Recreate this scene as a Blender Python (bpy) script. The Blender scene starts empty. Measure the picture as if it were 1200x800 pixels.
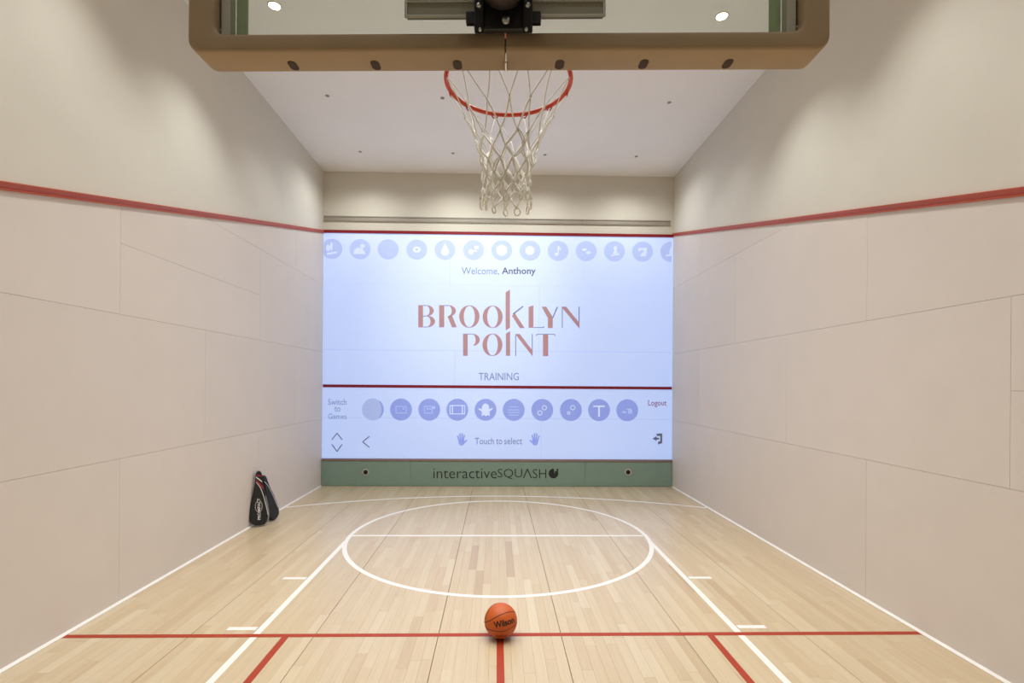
import bpy, bmesh, math, random
from mathutils import Vector, Matrix
from mathutils.geometry import tessellate_polygon

# ------------------------------------------------------------------ camera, world, light, exposure
random.seed(7)
SC = bpy.context.scene
COL = SC.collection
PI = math.pi

F_PX, CAM_H, YAW, ROLL, CX, CY, CAM_X = 592.66, 1.8573, 0.0223, 0.0070, 595.38, 450.1, -0.0359
cam_data = bpy.data.cameras.new('camera')
cam_data.sensor_fit = 'HORIZONTAL'
cam_data.sensor_width = 36.0
cam_data.lens = F_PX / 1200.0 * 36.0
cam_data.shift_x = (600.0 - CX) / 1200.0
cam_data.shift_y = (CY - 400.0) / 1200.0
cam_data.clip_start = 0.02
cam = bpy.data.objects.new('camera', cam_data)
COL.objects.link(cam)
cam.matrix_world = (Matrix.Translation((CAM_X, 0, CAM_H)) @ Matrix.Rotation(-YAW, 4, 'Z')
                    @ Matrix.Rotation(PI / 2, 4, 'X') @ Matrix.Rotation(ROLL, 4, 'Z'))
SC.camera = cam

world = bpy.data.worlds.new('world')
SC.world = world
world.use_nodes = True
world.node_tree.nodes['Background'].inputs[0].default_value = (1.0, 0.93, 0.85, 1)
world.node_tree.nodes['Background'].inputs[1].default_value = 0.05

SC.view_settings.view_transform = 'Standard'
SC.view_settings.look = 'None'
SC.view_settings.gamma = 1.0
SC.view_settings.use_curve_mapping = False
SC.view_settings.exposure = 0.04

DOWNLIGHT_W = 142.0
DOWNLIGHT_RGB = (0.955, 0.985, 0.97)
PROJECTOR_W = 360.0
SCREEN_EMIT = 0.62

# unseen ceiling projector's beam, whitening the screen; the menu itself glows from panel emission
pl_ = bpy.data.lights.new('projector_lamp', 'SPOT')
pl_.energy = PROJECTOR_W
pl_.color = (0.92, 1.0, 0.98)
pl_.spot_size = math.radians(48)
pl_.spot_blend = 1.0
pl_.shadow_soft_size = 0.05
plo = bpy.data.objects.new('projector_lamp', pl_)
COL.objects.link(plo)
plo.location = (-0.15, 4.6, 5.55)
plo.rotation_euler = (Vector((-0.45, 9.2, 3.35)) - plo.location).to_track_quat('-Z', 'Y').to_euler()

# ------------------------------------------------------------------ measures of the court (metres)
D = 9.218          # front wall plane
A = 3.191          # half width
ZC = 5.683         # ceiling
YB = -0.56         # back wall
Z_OUT = 4.600      # out line on the front wall
TIN_Y = D - 0.035


def ray(x, y):
    u, v = x - CX, y - CY
    c, s = math.cos(ROLL), math.sin(ROLL)
    u, v = c * u + s * v, -s * u + c * v
    xc, z = u / F_PX, -v / F_PX
    c, s = math.cos(YAW), math.sin(YAW)
    return Vector((c * xc + s, -s * xc + c, z))


def on_y(x, y, Y):
    r = ray(x, y)
    return Vector((CAM_X, 0, CAM_H)) + r * (Y / r.y)


def on_z(x, y, Z):
    r = ray(x, y)
    return Vector((CAM_X, 0, CAM_H)) + r * ((Z - CAM_H) / r.z)


# ------------------------------------------------------------------ materials
def lin(c):
    out = []
    for v in c:
        v = v / 255.0
        out.append(v / 12.92 if v <= 0.04045 else ((v + 0.055) / 1.055) ** 2.4)
    return tuple(out)


def material(name, rgb, rough=0.6, metal=0.0, noise=0.05, scale=6.0, stretch=(1, 1, 1), bump=0.0,
             bscale=60.0, emit=None, emit_k=0.0, spec=0.5, coat=0.0, per_object=0.0):
    m = bpy.data.materials.new(name)
    m.use_nodes = True
    nt = m.node_tree
    N, L = nt.nodes, nt.links
    b = N['Principled BSDF']
    b.inputs['Roughness'].default_value = rough
    b.inputs['Metallic'].default_value = metal
    b.inputs['Specular IOR Level'].default_value = spec
    b.inputs['Coat Weight'].default_value = coat
    b.inputs['Coat Roughness'].default_value = 0.12
    c = lin(rgb)
    geo = N.new('ShaderNodeNewGeometry')
    mp = N.new('ShaderNodeMapping')
    mp.inputs['Scale'].default_value = stretch
    L.new(geo.outputs['Position'], mp.inputs['Vector'])
    nz = N.new('ShaderNodeTexNoise')
    nz.inputs['Scale'].default_value = scale
    nz.inputs['Detail'].default_value = 4
    L.new(mp.outputs[0], nz.inputs['Vector'])
    mr = N.new('ShaderNodeMapRange')
    mr.inputs['From Min'].default_value = 0.3
    mr.inputs['From Max'].default_value = 0.7
    mr.inputs['To Min'].default_value = 1 - noise
    mr.inputs['To Max'].default_value = 1 + noise
    L.new(nz.outputs['Fac'], mr.inputs['Value'])
    val = mr.outputs[0]
    if per_object:
        oi = N.new('ShaderNodeObjectInfo')
        m2 = N.new('ShaderNodeMapRange')
        m2.inputs['To Min'].default_value = 1 - per_object
        m2.inputs['To Max'].default_value = 1 + per_object
        L.new(oi.outputs['Random'], m2.inputs['Value'])
        mu = N.new('ShaderNodeMath')
        mu.operation = 'MULTIPLY'
        L.new(val, mu.inputs[0])
        L.new(m2.outputs[0], mu.inputs[1])
        val = mu.outputs[0]
    vm = N.new('ShaderNodeVectorMath')
    vm.operation = 'SCALE'
    vm.inputs[0].default_value = c
    L.new(val, vm.inputs['Scale'])
    L.new(vm.outputs[0], b.inputs['Base Color'])
    if bump:
        n2 = N.new('ShaderNodeTexNoise')
        n2.inputs['Scale'].default_value = bscale
        L.new(geo.outputs['Position'], n2.inputs['Vector'])
        bp = N.new('ShaderNodeBump')
        bp.inputs['Strength'].default_value = bump
        bp.inputs['Distance'].default_value = 0.002
        L.new(n2.outputs['Fac'], bp.inputs['Height'])
        L.new(bp.outputs[0], b.inputs['Normal'])
    if emit:
        b.inputs['Emission Color'].default_value = (*lin(emit), 1)
        b.inputs['Emission Strength'].default_value = emit_k
    return m


def wood_material():
    """maple strips: tone per strip from a face attribute, grain along the court"""
    m = bpy.data.materials.new('maple_strip')
    m.use_nodes = True
    nt = m.node_tree
    N, L = nt.nodes, nt.links
    b = N['Principled BSDF']
    at = N.new('ShaderNodeAttribute')
    at.attribute_name = 'tone'
    ramp = N.new('ShaderNodeValToRGB')
    e = ramp.color_ramp.elements
    e[0].position = 0.0
    e[0].color = (*lin((172, 143, 113)), 1)
    e[1].position = 1.0
    e[1].color = (*lin((209, 191, 161)), 1)
    mid = ramp.color_ramp.elements.new(0.45)
    mid.color = (*lin((197, 174, 141)), 1)
    L.new(at.outputs['Fac'], ramp.inputs[0])
    geo = N.new('ShaderNodeNewGeometry')
    off = N.new('ShaderNodeVectorMath')
    off.operation = 'ADD'
    cmb = N.new('ShaderNodeCombineXYZ')
    sc = N.new('ShaderNodeMath')
    sc.operation = 'MULTIPLY'
    sc.inputs[1].default_value = 37.0
    L.new(at.outputs['Fac'], sc.inputs[0])
    L.new(sc.outputs[0], cmb.inputs[1])
    L.new(geo.outputs['Position'], off.inputs[0])
    L.new(cmb.outputs[0], off.inputs[1])
    mp = N.new('ShaderNodeMapping')
    mp.inputs['Scale'].default_value = (38, 1.6, 1)
    L.new(off.outputs[0], mp.inputs['Vector'])
    nz = N.new('ShaderNodeTexNoise')
    nz.inputs['Scale'].default_value = 1.0
    nz.inputs['Detail'].default_value = 6
    nz.inputs['Roughness'].default_value = 0.6
    L.new(mp.outputs[0], nz.inputs['Vector'])
    mr = N.new('ShaderNodeMapRange')
    mr.inputs['From Min'].default_value = 0.25
    mr.inputs['From Max'].default_value = 0.75
    mr.inputs['To Min'].default_value = 0.93
    mr.inputs['To Max'].default_value = 1.05
    L.new(nz.outputs['Fac'], mr.inputs['Value'])
    vm = N.new('ShaderNodeVectorMath')
    vm.operation = 'SCALE'
    L.new(ramp.outputs[0], vm.inputs[0])
    L.new(mr.outputs[0], vm.inputs['Scale'])
    L.new(vm.outputs[0], b.inputs['Base Color'])
    b.inputs['Roughness'].default_value = 0.27
    b.inputs['Specular IOR Level'].default_value = 0.5
    return m


def glass_material():
    m = bpy.data.materials.new('backboard_glass')
    m.use_nodes = True
    nt = m.node_tree
    N, L = nt.nodes, nt.links
    N.remove(N['Principled BSDF'])
    tr = N.new('ShaderNodeBsdfTransparent')
    tr.inputs[0].default_value = (0.95, 0.985, 0.95, 1)
    gl = N.new('ShaderNodeBsdfGlossy')
    gl.inputs['Roughness'].default_value = 0.02
    fr = N.new('ShaderNodeFresnel')
    fr.inputs['IOR'].default_value = 1.35
    mx = N.new('ShaderNodeMixShader')
    L.new(fr.outputs[0], mx.inputs[0])
    L.new(tr.outputs[0], mx.inputs[1])
    L.new(gl.outputs[0], mx.inputs[2])
    L.new(mx.outputs[0], N['Material Output'].inputs[0])
    return m


M = {}
M['plaster'] = material('upper_plaster', (218, 212, 198), 0.85, noise=0.015, scale=2.5, bump=0.05)
M['ceiling'] = material('ceiling_plaster', (246, 243, 239), 0.9, noise=0.012, scale=2.0)
M['panel'] = material('wall_panel', (222, 211, 201), 0.55, noise=0.015, scale=3.0, bump=0.04, bscale=140, per_object=0.012, spec=0.35)
M['back_wall'] = material('back_wall_grey', (168, 162, 152), 0.5, noise=0.03)
M['joint'] = material('joint_backing', (120, 108, 98), 0.9)
M['wood'] = wood_material()
M['subfloor'] = material('subfloor', (70, 50, 34), 0.9)
M['white_paint'] = material('white_line_paint', (230, 226, 219), 0.45, noise=0.02, scale=14)
M['red_paint'] = material('red_line_paint', (164, 58, 34), 0.5, spec=0.25, noise=0.04, scale=14)
M['wall_red'] = material('wall_line_red', (146, 20, 34), 0.5, noise=0.03)
M['trim_red'] = material('out_line_red', (178, 74, 36), 0.42, noise=0.06, scale=5, stretch=(1, .4, 1))
M['white_trim'] = material('white_trim', (236, 230, 222), 0.5)
M['screen'] = material('projected_panel', (214, 214, 218), 0.65, noise=0.008, scale=2, emit=(140, 184, 255), emit_k=SCREEN_EMIT, spec=0.2)  # projected light put into the wall panels as their own emission
M['disc'] = material('icon_disc', (146, 154, 190), 0.7, noise=0.03, scale=20, emit=(122, 148, 236), emit_k=0.58, spec=0.2)
M['disc_pale'] = material('icon_disc_pale', (186, 192, 208), 0.7, noise=0.03, scale=20, emit=(132, 168, 244), emit_k=0.54, spec=0.2)
M['glyph'] = material('icon_glyph', (214, 214, 220), 0.7, emit=(160, 192, 255), emit_k=0.60, spec=0.2)
M['glyph_soft'] = material('icon_glyph_soft', (182, 188, 208), 0.7, emit=(140, 170, 252), emit_k=0.62, spec=0.2)
M['logo'] = material('logo_rose', (176, 138, 134), 0.7, noise=0.03, scale=9, emit=(158, 120, 134), emit_k=0.42, spec=0.2)
M['logo_thin'] = material('logo_slate', (128, 126, 140), 0.7, emit=(96, 110, 150), emit_k=0.3, spec=0.2)
M['text_grey'] = material('text_grey', (136, 142, 160), 0.7, emit=(118, 138, 190), emit_k=0.45, spec=0.2)
M['text_dark'] = material('text_dark', (112, 110, 122), 0.7, emit=(92, 98, 130), emit_k=0.35, spec=0.2)
M['text_red'] = material('text_red', (158, 104, 124), 0.7, emit=(150, 100, 150), emit_k=0.25, spec=0.2)
M['tin'] = material('tin_sage', (138, 166, 154), 0.5, noise=0.03, scale=5)
M['tin_edge'] = material('tin_edge', (122, 96, 84), 0.5, noise=0.05)
M['tin_text'] = material('tin_lettering', (34, 40, 34), 0.6)
M['lens_ring'] = material('sensor_ring', (206, 206, 200), 0.35, metal=0.6)
M['black'] = material('black_metal', (16, 16, 17), 0.38, noise=0.1, scale=30)
M['black_dot'] = material('sensor_lens', (10, 10, 10), 0.15)
M['slot'] = material('slot_grey', (164, 156, 144), 0.5, metal=0.1, noise=0.04)
M['pad'] = material('taupe_padding', (172, 147, 112), 0.55, noise=0.04, scale=9, bump=0.08, bscale=220)
M['pad_slot'] = material('padding_slot', (62, 44, 26), 0.7)  # dark plugs: the shade inside the slot holes put into the colour
M['alu'] = material('frame_grey', (188, 186, 170), 0.4, metal=0.0, noise=0.03)
M['frame_green'] = material('glass_border_green', (158, 178, 136), 0.35, noise=0.03)
M['steel'] = material('channel_grey', (150, 147, 128), 0.42, metal=0.0, noise=0.04)
M['tube'] = material('arm_tube', (104, 92, 88), 0.5, metal=0.0)
M['bolt'] = material('bolt_steel', (190, 190, 186), 0.28, metal=1.0)
M['rim'] = material('rim_orange', (206, 66, 30), 0.4, noise=0.06, scale=20)
M['cord'] = material('net_cord', (253, 250, 240), 0.8, noise=0.02, scale=60)
M['ball'] = material('ball_leather', (192, 84, 14), 0.5, noise=0.05, scale=60, bump=0.35, bscale=420)
M['seam'] = material('ball_seam', (70, 26, 14), 0.6)
M['ball_print'] = material('ball_print', (24, 16, 14), 0.6)
M['bag'] = material('bag_black', (20, 20, 20), 0.55, noise=0.1, scale=40, bump=0.1)
M['bag_side'] = material('bag_grey', (150, 148, 152), 0.6)
M['bag_white'] = material('bag_white', (225, 222, 220), 0.6)
M['bag_red'] = material('bag_red', (176, 30, 40), 0.6)
M['lamp_ring'] = material('downlight_ring', (224, 218, 208), 0.5)
M['aperture_shade'] = material('downlight_aperture_shade', (150, 142, 132), 0.6)  # grey stands for the shade inside deep-set apertures
M['lamp'] = material('downlight_lens', (255, 244, 224), 0.5, emit=(255, 240, 214), emit_k=22.0)
M['glass'] = glass_material()


# ------------------------------------------------------------------ building helpers
def link(name, me, mat=None, parent=None, loc=None):
    o = bpy.data.objects.new(name, me)
    COL.objects.link(o)
    if mat is not None:
        me.materials.clear()
        me.materials.append(mat)
    if parent is not None:
        o.parent = parent
    if loc is not None:
        o.location = loc
    return o


def from_bm(name, bm, mat, parent=None, loc=None, smooth=False, recenter=False):
    me = bpy.data.meshes.new(name)
    if recenter:
        lo = Vector((min(v.co.x for v in bm.verts), min(v.co.y for v in bm.verts), min(v.co.z for v in bm.verts)))
        hi = Vector((max(v.co.x for v in bm.verts), max(v.co.y for v in bm.verts), max(v.co.z for v in bm.verts)))
        c = (lo + hi) / 2
        bmesh.ops.translate(bm, verts=bm.verts, vec=-c)
        loc = c
    bmesh.ops.recalc_face_normals(bm, faces=bm.faces)
    bm.to_mesh(me)
    bm.free()
    if smooth:
        for p in me.polygons:
            p.use_smooth = True
    return link(name, me, mat, parent, loc)


def tag(o, label, cat=None, group=None, kind=None):
    o['label'] = label
    if cat:
        o['category'] = cat
    if group:
        o['group'] = group
    if kind:
        o['kind'] = kind
    return o


def empty(name, loc=(0, 0, 0), rz=0.0):
    o = bpy.data.objects.new(name, None)
    COL.objects.link(o)
    o.empty_display_size = 0.1
    o.location = loc
    o.rotation_euler = (0, 0, rz)
    return o


def add_box(bm, x0, x1, y0, y1, z0, z1, bevel=0.0, seg=2):
    vs = [bm.verts.new((x, y, z)) for x in (x0, x1) for y in (y0, y1) for z in (z0, z1)]
    F = [(0, 1, 3, 2), (4, 6, 7, 5), (0, 4, 5, 1), (2, 3, 7, 6), (0, 2, 6, 4), (1, 5, 7, 3)]
    fs = [bm.faces.new([vs[i] for i in f]) for f in F]
    if bevel:
        es = list({e for f in fs for e in f.edges})
        bmesh.ops.bevel(bm, geom=es, offset=bevel, segments=seg, affect='EDGES', profile=0.5)


def box(name, x0, x1, y0, y1, z0, z1, mat, parent=None, bevel=0.0, recenter=False):
    bm = bmesh.new()
    add_box(bm, x0, x1, y0, y1, z0, z1, bevel)
    return from_bm(name, bm, mat, parent, recenter=recenter)


def add_prism(bm, pts, axis, a0, a1):
    """extrude a 2D polygon along an axis. axis 'x': pts=(y,z); 'y': pts=(x,z); 'z': pts=(x,y)"""
    def mk(p, a):
        if axis == 'x':
            return (a, p[0], p[1])
        if axis == 'y':
            return (p[0], a, p[1])
        return (p[0], p[1], a)
    r0 = [bm.verts.new(mk(p, a0)) for p in pts]
    r1 = [bm.verts.new(mk(p, a1)) for p in pts]
    n = len(pts)
    bm.faces.new(r0)
    bm.faces.new(list(reversed(r1)))
    for i in range(n):
        bm.faces.new((r0[i], r1[i], r1[(i + 1) % n], r0[(i + 1) % n]))


def prism(name, pts, axis, a0, a1, mat, parent=None, bevel=0.0, recenter=False):
    bm = bmesh.new()
    add_prism(bm, pts, axis, a0, a1)
    if bevel:
        bmesh.ops.recalc_face_normals(bm, faces=bm.faces)
        bmesh.ops.bevel(bm, geom=list(bm.edges), offset=bevel, segments=2, affect='EDGES', profile=0.5)
    return from_bm(name, bm, mat, parent, recenter=recenter)


def add_tube(bm, pts, r, n=8, closed=False):
    """tube along a list of points; r a number or a list"""
    pts = [Vector(p) for p in pts]
    k = len(pts)
    rings = []
    up = None
    for i, p in enumerate(pts):
        if closed:
            t = pts[(i + 1) % k] - pts[i - 1]
        else:
            t = pts[min(i + 1, k - 1)] - pts[max(i - 1, 0)]
        t.normalize()
        if up is None:
            up = Vector((0, 0, 1)) if abs(t.z) < 0.9 else Vector((1, 0, 0))
        a = (up - t * up.dot(t)).normalized()
        up = a
        b = t.cross(a)
        rr = r[i] if isinstance(r, (list, tuple)) else r
        rings.append([bm.verts.new(p + (a * math.cos(q) + b * math.sin(q)) * rr)
                      for q in (2 * PI * j / n for j in range(n))])
    m = k if closed else k - 1
    for i in range(m):
        r0, r1 = rings[i], rings[(i + 1) % k]
        for j in range(n):
            bm.faces.new((r0[j], r0[(j + 1) % n], r1[(j + 1) % n], r1[j]))
    if not closed:
        bm.faces.new(list(reversed(rings[0])))
        bm.faces.new(rings[-1])


def add_lathe(bm, prof, M4=None, n=32):
    """revolve (r,h) profile about local z, then transform by M4"""
    rings = []
    for r, h in prof:
        rings.append([bm.verts.new((r * math.cos(2 * PI * j / n), r * math.sin(2 * PI * j / n), h)) for j in range(n)])
    for r0, r1 in zip(rings, rings[1:]):
        for j in range(n):
            bm.faces.new((r0[j], r0[(j + 1) % n], r1[(j + 1) % n], r1[j]))
    if prof[0][0] > 1e-6:
        bm.faces.new(list(reversed(rings[0])))
    if prof[-1][0] > 1e-6:
        bm.faces.new(rings[-1])
    if M4 is not None:
        bmesh.ops.transform(bm, matrix=M4, verts=[v for r in rings for v in r])


TO_CAMERA = Matrix.Rotation(PI / 2, 4, 'X')       # lathe axis +z  ->  -y (toward the viewer side)


def flat(name, polys, Y, mat, parent, off=0.002):
    """flat print on a wall plane at Y; polys in photograph pixels"""
    bm = bmesh.new()
    for poly in polys:
        co = []
        for (x, y) in poly:
            p = on_y(x, y, Y)
            q = Vector((p.x, Y - off, p.z))
            if not co or (q - co[-1]).length > 1e-5:
                co.append(q)
        vs = [bm.verts.new(q) for q in co]
        for tri in tessellate_polygon([[Vector((q.x, q.z, 0)) for q in co]]):
            try:
                bm.faces.new([vs[i] for i in tri])
            except ValueError:
                pass
    for f in bm.faces:
        f.normal_update()
        if f.normal.y > 0:
            f.normal_flip()
    me = bpy.data.meshes.new(name)
    lo = Vector((min(v.co.x for v in bm.verts), min(v.co.y for v in bm.verts), min(v.co.z for v in bm.verts)))
    hi = Vector((max(v.co.x for v in bm.verts), max(v.co.y for v in bm.verts), max(v.co.z for v in bm.verts)))
    c = (lo + hi) / 2
    bmesh.ops.translate(bm, verts=bm.verts, vec=-c)
    bm.to_mesh(me)
    bm.free()
    if parent is not None:
        c = c - parent.location
    return link(name, me, mat, parent, c)


def text_polys(s, bold=0.0):
    """mesh data of a word in the built-in font, normalised to a unit box"""
    cu = bpy.data.curves.new('word', 'FONT')
    cu.body = s
    cu.size = 1.0
    cu.offset = bold
    cu.resolution_u = 3
    o = bpy.data.objects.new('word', cu)
    COL.objects.link(o)
    dg = bpy.context.evaluated_depsgraph_get()
    me = bpy.data.meshes.new_from_object(o.evaluated_get(dg))
    bpy.data.objects.remove(o)
    bpy.data.curves.remove(cu)
    xs = [v.co.x for v in me.vertices]
    ys = [v.co.y for v in me.vertices]
    x0, x1, y0, y1 = min(xs), max(xs), min(ys), max(ys)
    V = [((v.co.x - x0) / (x1 - x0), (v.co.y - y0) / (y1 - y0)) for v in me.vertices]
    Fs = [tuple(p.vertices) for p in me.polygons]
    bpy.data.meshes.remove(me)
    return V, Fs


def text_on_wall(name, s, x0, x1, y0, y1, Y, mat, parent, off=0.002, bold=0.0, dy=0.0):
    V, Fs = text_polys(s, bold)
    pts = []
    for (u, v) in V:
        p = on_y(x0 + u * (x1 - x0), y1 - v * (y1 - y0) + dy * u, Y)
        pts.append(Vector((p.x, Y - off, p.z)))
    c = sum(pts, Vector()) / len(pts)
    me = bpy.data.meshes.new(name)
    me.from_pydata([tuple(p - c) for p in pts], [], Fs)
    if parent is not None:
        c = c - parent.location
    return link(name, me, mat, parent, c)


def ellipse(cx, cy, rx, ry, n=28, a0=0.0, a1=2 * PI):
    full = abs(a1 - a0 - 2 * PI) < 1e-6
    m = n if full else n + 1
    return [(cx + rx * math.cos(a0 + (a1 - a0) * i / n), cy + ry * math.sin(a0 + (a1 - a0) * i / n)) for i in range(m)]


def crescent(cx, cy, rx, ry, ix, iy, a0, a1, n=20, icx=None):
    icx = cx if icx is None else icx
    return ellipse(cx, cy, rx, ry, n, a0, a1) + list(reversed(ellipse(icx, cy, ix, iy, n, a0, a1)))


def rect(x0, y0, x1, y1):
    return [(x0, y0), (x1, y0), (x1, y1), (x0, y1)]


def stroke(p, q, w):
    dx, dy = q[0] - p[0], q[1] - p[1]
    l = math.hypot(dx, dy)
    nx, ny = -dy / l * w / 2, dx / l * w / 2
    return [(p[0] + nx, p[1] + ny), (q[0] + nx, q[1] + ny), (q[0] - nx, q[1] - ny), (p[0] - nx, p[1] - ny)]


def clip(poly, k, sign, a, b):
    """keep the side of the line v = a + b*u where sign*(v - line) <= 0; poly in (u, v)"""
    out = []
    n = len(poly)
    f = lambda p: sign * (p[1] - (a + b * p[0]))
    for i in range(n):
        p, q = poly[i], poly[(i + 1) % n]
        fp, fq = f(p), f(q)
        if fp <= 0:
            out.append(p)
        if (fp < 0 < fq) or (fq < 0 < fp):
            t = fp / (fp - fq)
            out.append((p[0] + (q[0] - p[0]) * t, p[1] + (q[1] - p[1]) * t))
    return out


# ------------------------------------------------------------------ the setting: floor
floor = box('floor', -A - 0.1, A + 0.1, YB - 0.1, D + 0.1, -0.12, -0.012, M['subfloor'])
tag(floor, 'pale maple strip court floor with white and red painted lines', 'floor', kind='structure')

SEC = 0.909                 # long seams every 0.909 m, twelve strips between them
STRIPS = 12
SW = SEC / STRIPS
GAP = 0.0002
SEAM = 0.0022
planks = []                 # (x0, x1, y0, y1, tone)
rng = random.Random(11)
for k in range(-48, 48):
    # seam at odd multiples of SEC/2
    x0 = -SEC / 2 + k * SW
    x1 = x0 + SW
    if x1 <= -A or x0 >= A:
        continue
    l_seam = (k % STRIPS == 0)
    r_seam = ((k + 1) % STRIPS == 0)
    x0 = max(x0, -A) + (SEAM if l_seam else GAP)
    x1 = min(x1, A) - (SEAM if r_seam else GAP)
    y = YB - rng.uniform(0, 0.9)
    while y < D:
        ln = rng.uniform(0.5, 1.25)
        ya, yb = max(y, YB), min(y + ln, D)
        if yb - ya > 0.02:
            t = min(1, max(0, rng.gauss(0.60, 0.11)))
            if rng.random() < 0.06:
                t *= 0.82
            planks.append((x0, x1, ya + 0.0004, yb - 0.0004, t))
        y += ln


def in_view(p):
    xm, ym = (p[0] + p[1]) / 2, p[3]
    if ym < 3.2:
        return False
    return abs(xm - CAM_X - 0.022 * ym) < ym * 1.02


vis = sorted([p for p in planks if in_view(p)], key=lambda p: -(p[3] - max(p[2], 3.13)) / ((max(p[2], 3.13) + p[3]) / 2) ** 3)
single = set(id(p) for p in vis[:300])


def plank_geo(V, Fc, T, p, o=(0, 0, 0)):
    b = len(V)
    x0, x1, y0, y1, t = p
    for z in (-0.012, -0.0007):
        for (x, y) in ((x0, y0), (x1, y0), (x1, y1), (x0, y1)):
            V.append((x - o[0], y - o[1], z - o[2]))
    i = 0.0004
    for (x, y) in ((x0 + i, y0 + i), (x1 - i, y0 + i), (x1 - i, y1 - i), (x0 + i, y1 - i)):
        V.append((x - o[0], y - o[1], 0.0 - o[2]))
    fs = [(8, 9, 10, 11)]
    for j in range(4):
        k = (j + 1) % 4
        fs.append((j, k, 4 + k, 4 + j))
        fs.append((4 + j, 4 + k, 8 + k, 8 + j))
    for f in fs:
        Fc.append(tuple(b + q for q in f))
        T.append(t)


def plank_mesh(name, ps, o=(0, 0, 0)):
    V, Fc, T = [], [], []
    for p in ps:
        plank_geo(V, Fc, T, p, o)
    me = bpy.data.meshes.new(name)
    me.from_pydata(V, [], Fc)
    at = me.attributes.new('tone', 'FLOAT', 'FACE')
    at.data.foreach_set('value', T)
    return me


for p in planks:
    if id(p) in single:
        o = ((p[0] + p[1]) / 2, (p[2] + p[3]) / 2, -0.006)
        link('floor_strip', plank_mesh('floor_strip', [p], o), M['wood'], floor, o)
rest = link('floor_strips', plank_mesh('floor_strips', [p for p in planks if id(p) not in single]), M['wood'], floor)
rest['kind'] = 'stuff'

ZL0, ZL1 = 0.0001, 0.0009


def floor_line(name, x0, x1, y0, y1, mat, lab, z1=ZL1):
    o = box(name, x0, x1, y0, y1, ZL0, z1, mat, floor, recenter=True)
    o['label'] = lab
    return o


def floor_arc(name, cx, cy, r, w, a0, a1, n, mat, lab, closed=False):
    bm = bmesh.new()
    ring = []
    m = n if closed else n + 1
    for i in range(m):
        a = a0 + (a1 - a0) * i / n
        c, s = math.cos(a), math.sin(a)
        ring.append([bm.verts.new((cx + (r + d) * c, cy + (r + d) * s, z)) for d, z in
                     ((-w / 2, ZL0), (w / 2, ZL0), (w / 2, ZL1), (-w / 2, ZL1))])
    for i in range(n):
        p, q = ring[i], ring[(i + 1) % m]
        for j in range(4):
            bm.faces.new((p[j], p[(j + 1) % 4], q[(j + 1) % 4], q[j]))
    o = from_bm(name, bm, mat, floor)
    o['label'] = lab
    return o


floor_line('short_line', -A + 0.02, A - 0.01, 3.727, 3.775, M['red_paint'], 'red line painted across the whole floor', 0.0013)
floor_line('half_court_line', -0.024, 0.026, YB + 0.1, 3.7268, M['red_paint'], 'red line running from the ball toward the viewer', 0.0013)
for s in (-1, 1):
    floor_line('service_box_line', s * 1.568 - 0.025, s * 1.568 + 0.025, 2.16, 3.7268, M['red_paint'], 'red service box line', 0.0013)
    floor_line('lane_line', s * 1.797 - 0.025, s * 1.797 + 0.025, YB + 0.6, 5.98, M['white_paint'], 'white lane line running away from the viewer', 0.0006)
    for yy in (3.86, 4.85):
        xa, xb = sorted((s * 1.835, s * 2.052))
        floor_line('lane_hash_mark', xa, xb, yy - 0.025, yy + 0.025, M['white_paint'], 'short white hash mark beside the lane')
floor_line('free_throw_line', -1.78, 1.78, 6.18, 6.23, M['white_paint'], 'white free throw line across the circle', 0.0007)
floor_arc('free_throw_circle', 0.003, 6.231, 1.811, 0.05, 0, 2 * PI, 96, M['white_paint'], 'large white circle painted on the floor', True)
ah = math.asin((A - 0.03) / 6.76)
floor_arc('three_point_arc', 0.0, 1.64, 6.76, 0.05, PI / 2 - ah, PI / 2 + ah, 48, M['white_paint'], 'wide white arc below the green board')

# ------------------------------------------------------------------ ceiling and walls
ceil = box('ceiling', -A - 0.2, A + 0.2, YB - 0.2, D + 0.2, ZC, ZC + 0.2, M['ceiling'])
tag(ceil, 'plain off-white flat ceiling high above the court', 'ceiling', kind='structure')

TH = 0.012                  # thickness of the wall panels
PG = 0.0011                 # half joint
SLOPE_L = (4.573 - 3.095) / (9.135 - 3.275)
SLOPE_R = (4.627 - 3.064) / (9.233 - 3.033)
LINE = {-1: (3.095 - 3.275 * SLOPE_L, SLOPE_L), 1: (3.064 - 3.033 * SLOPE_R, SLOPE_R)}
SIDE = {-1: 'left', 1: 'right'}

rows_l = [(0.0, 1.211, [-0.62, 1.85, 4.312, 6.785, D]), (1.211, 2.420, [YB, 0.62, 3.08, 5.545, 7.99, D]),
          (2.420, 3.630, [-0.62, 1.85, 4.302, 6.80, D]), (3.630, 4.95, [YB, 3.08, 5.545, 7.99, D])]
rows_r = [(0.0, 1.222, [-0.56, 1.88, 4.338, 6.79, D]), (1.222, 2.433, [YB, 0.65, 3.106, 5.56, 8.0, D]),
          (2.433, 3.640, [-0.62, 1.88, 4.346, 6.79, D]), (3.640, 4.95, [YB, 3.1, 5.56, 8.0, D])]

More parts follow.
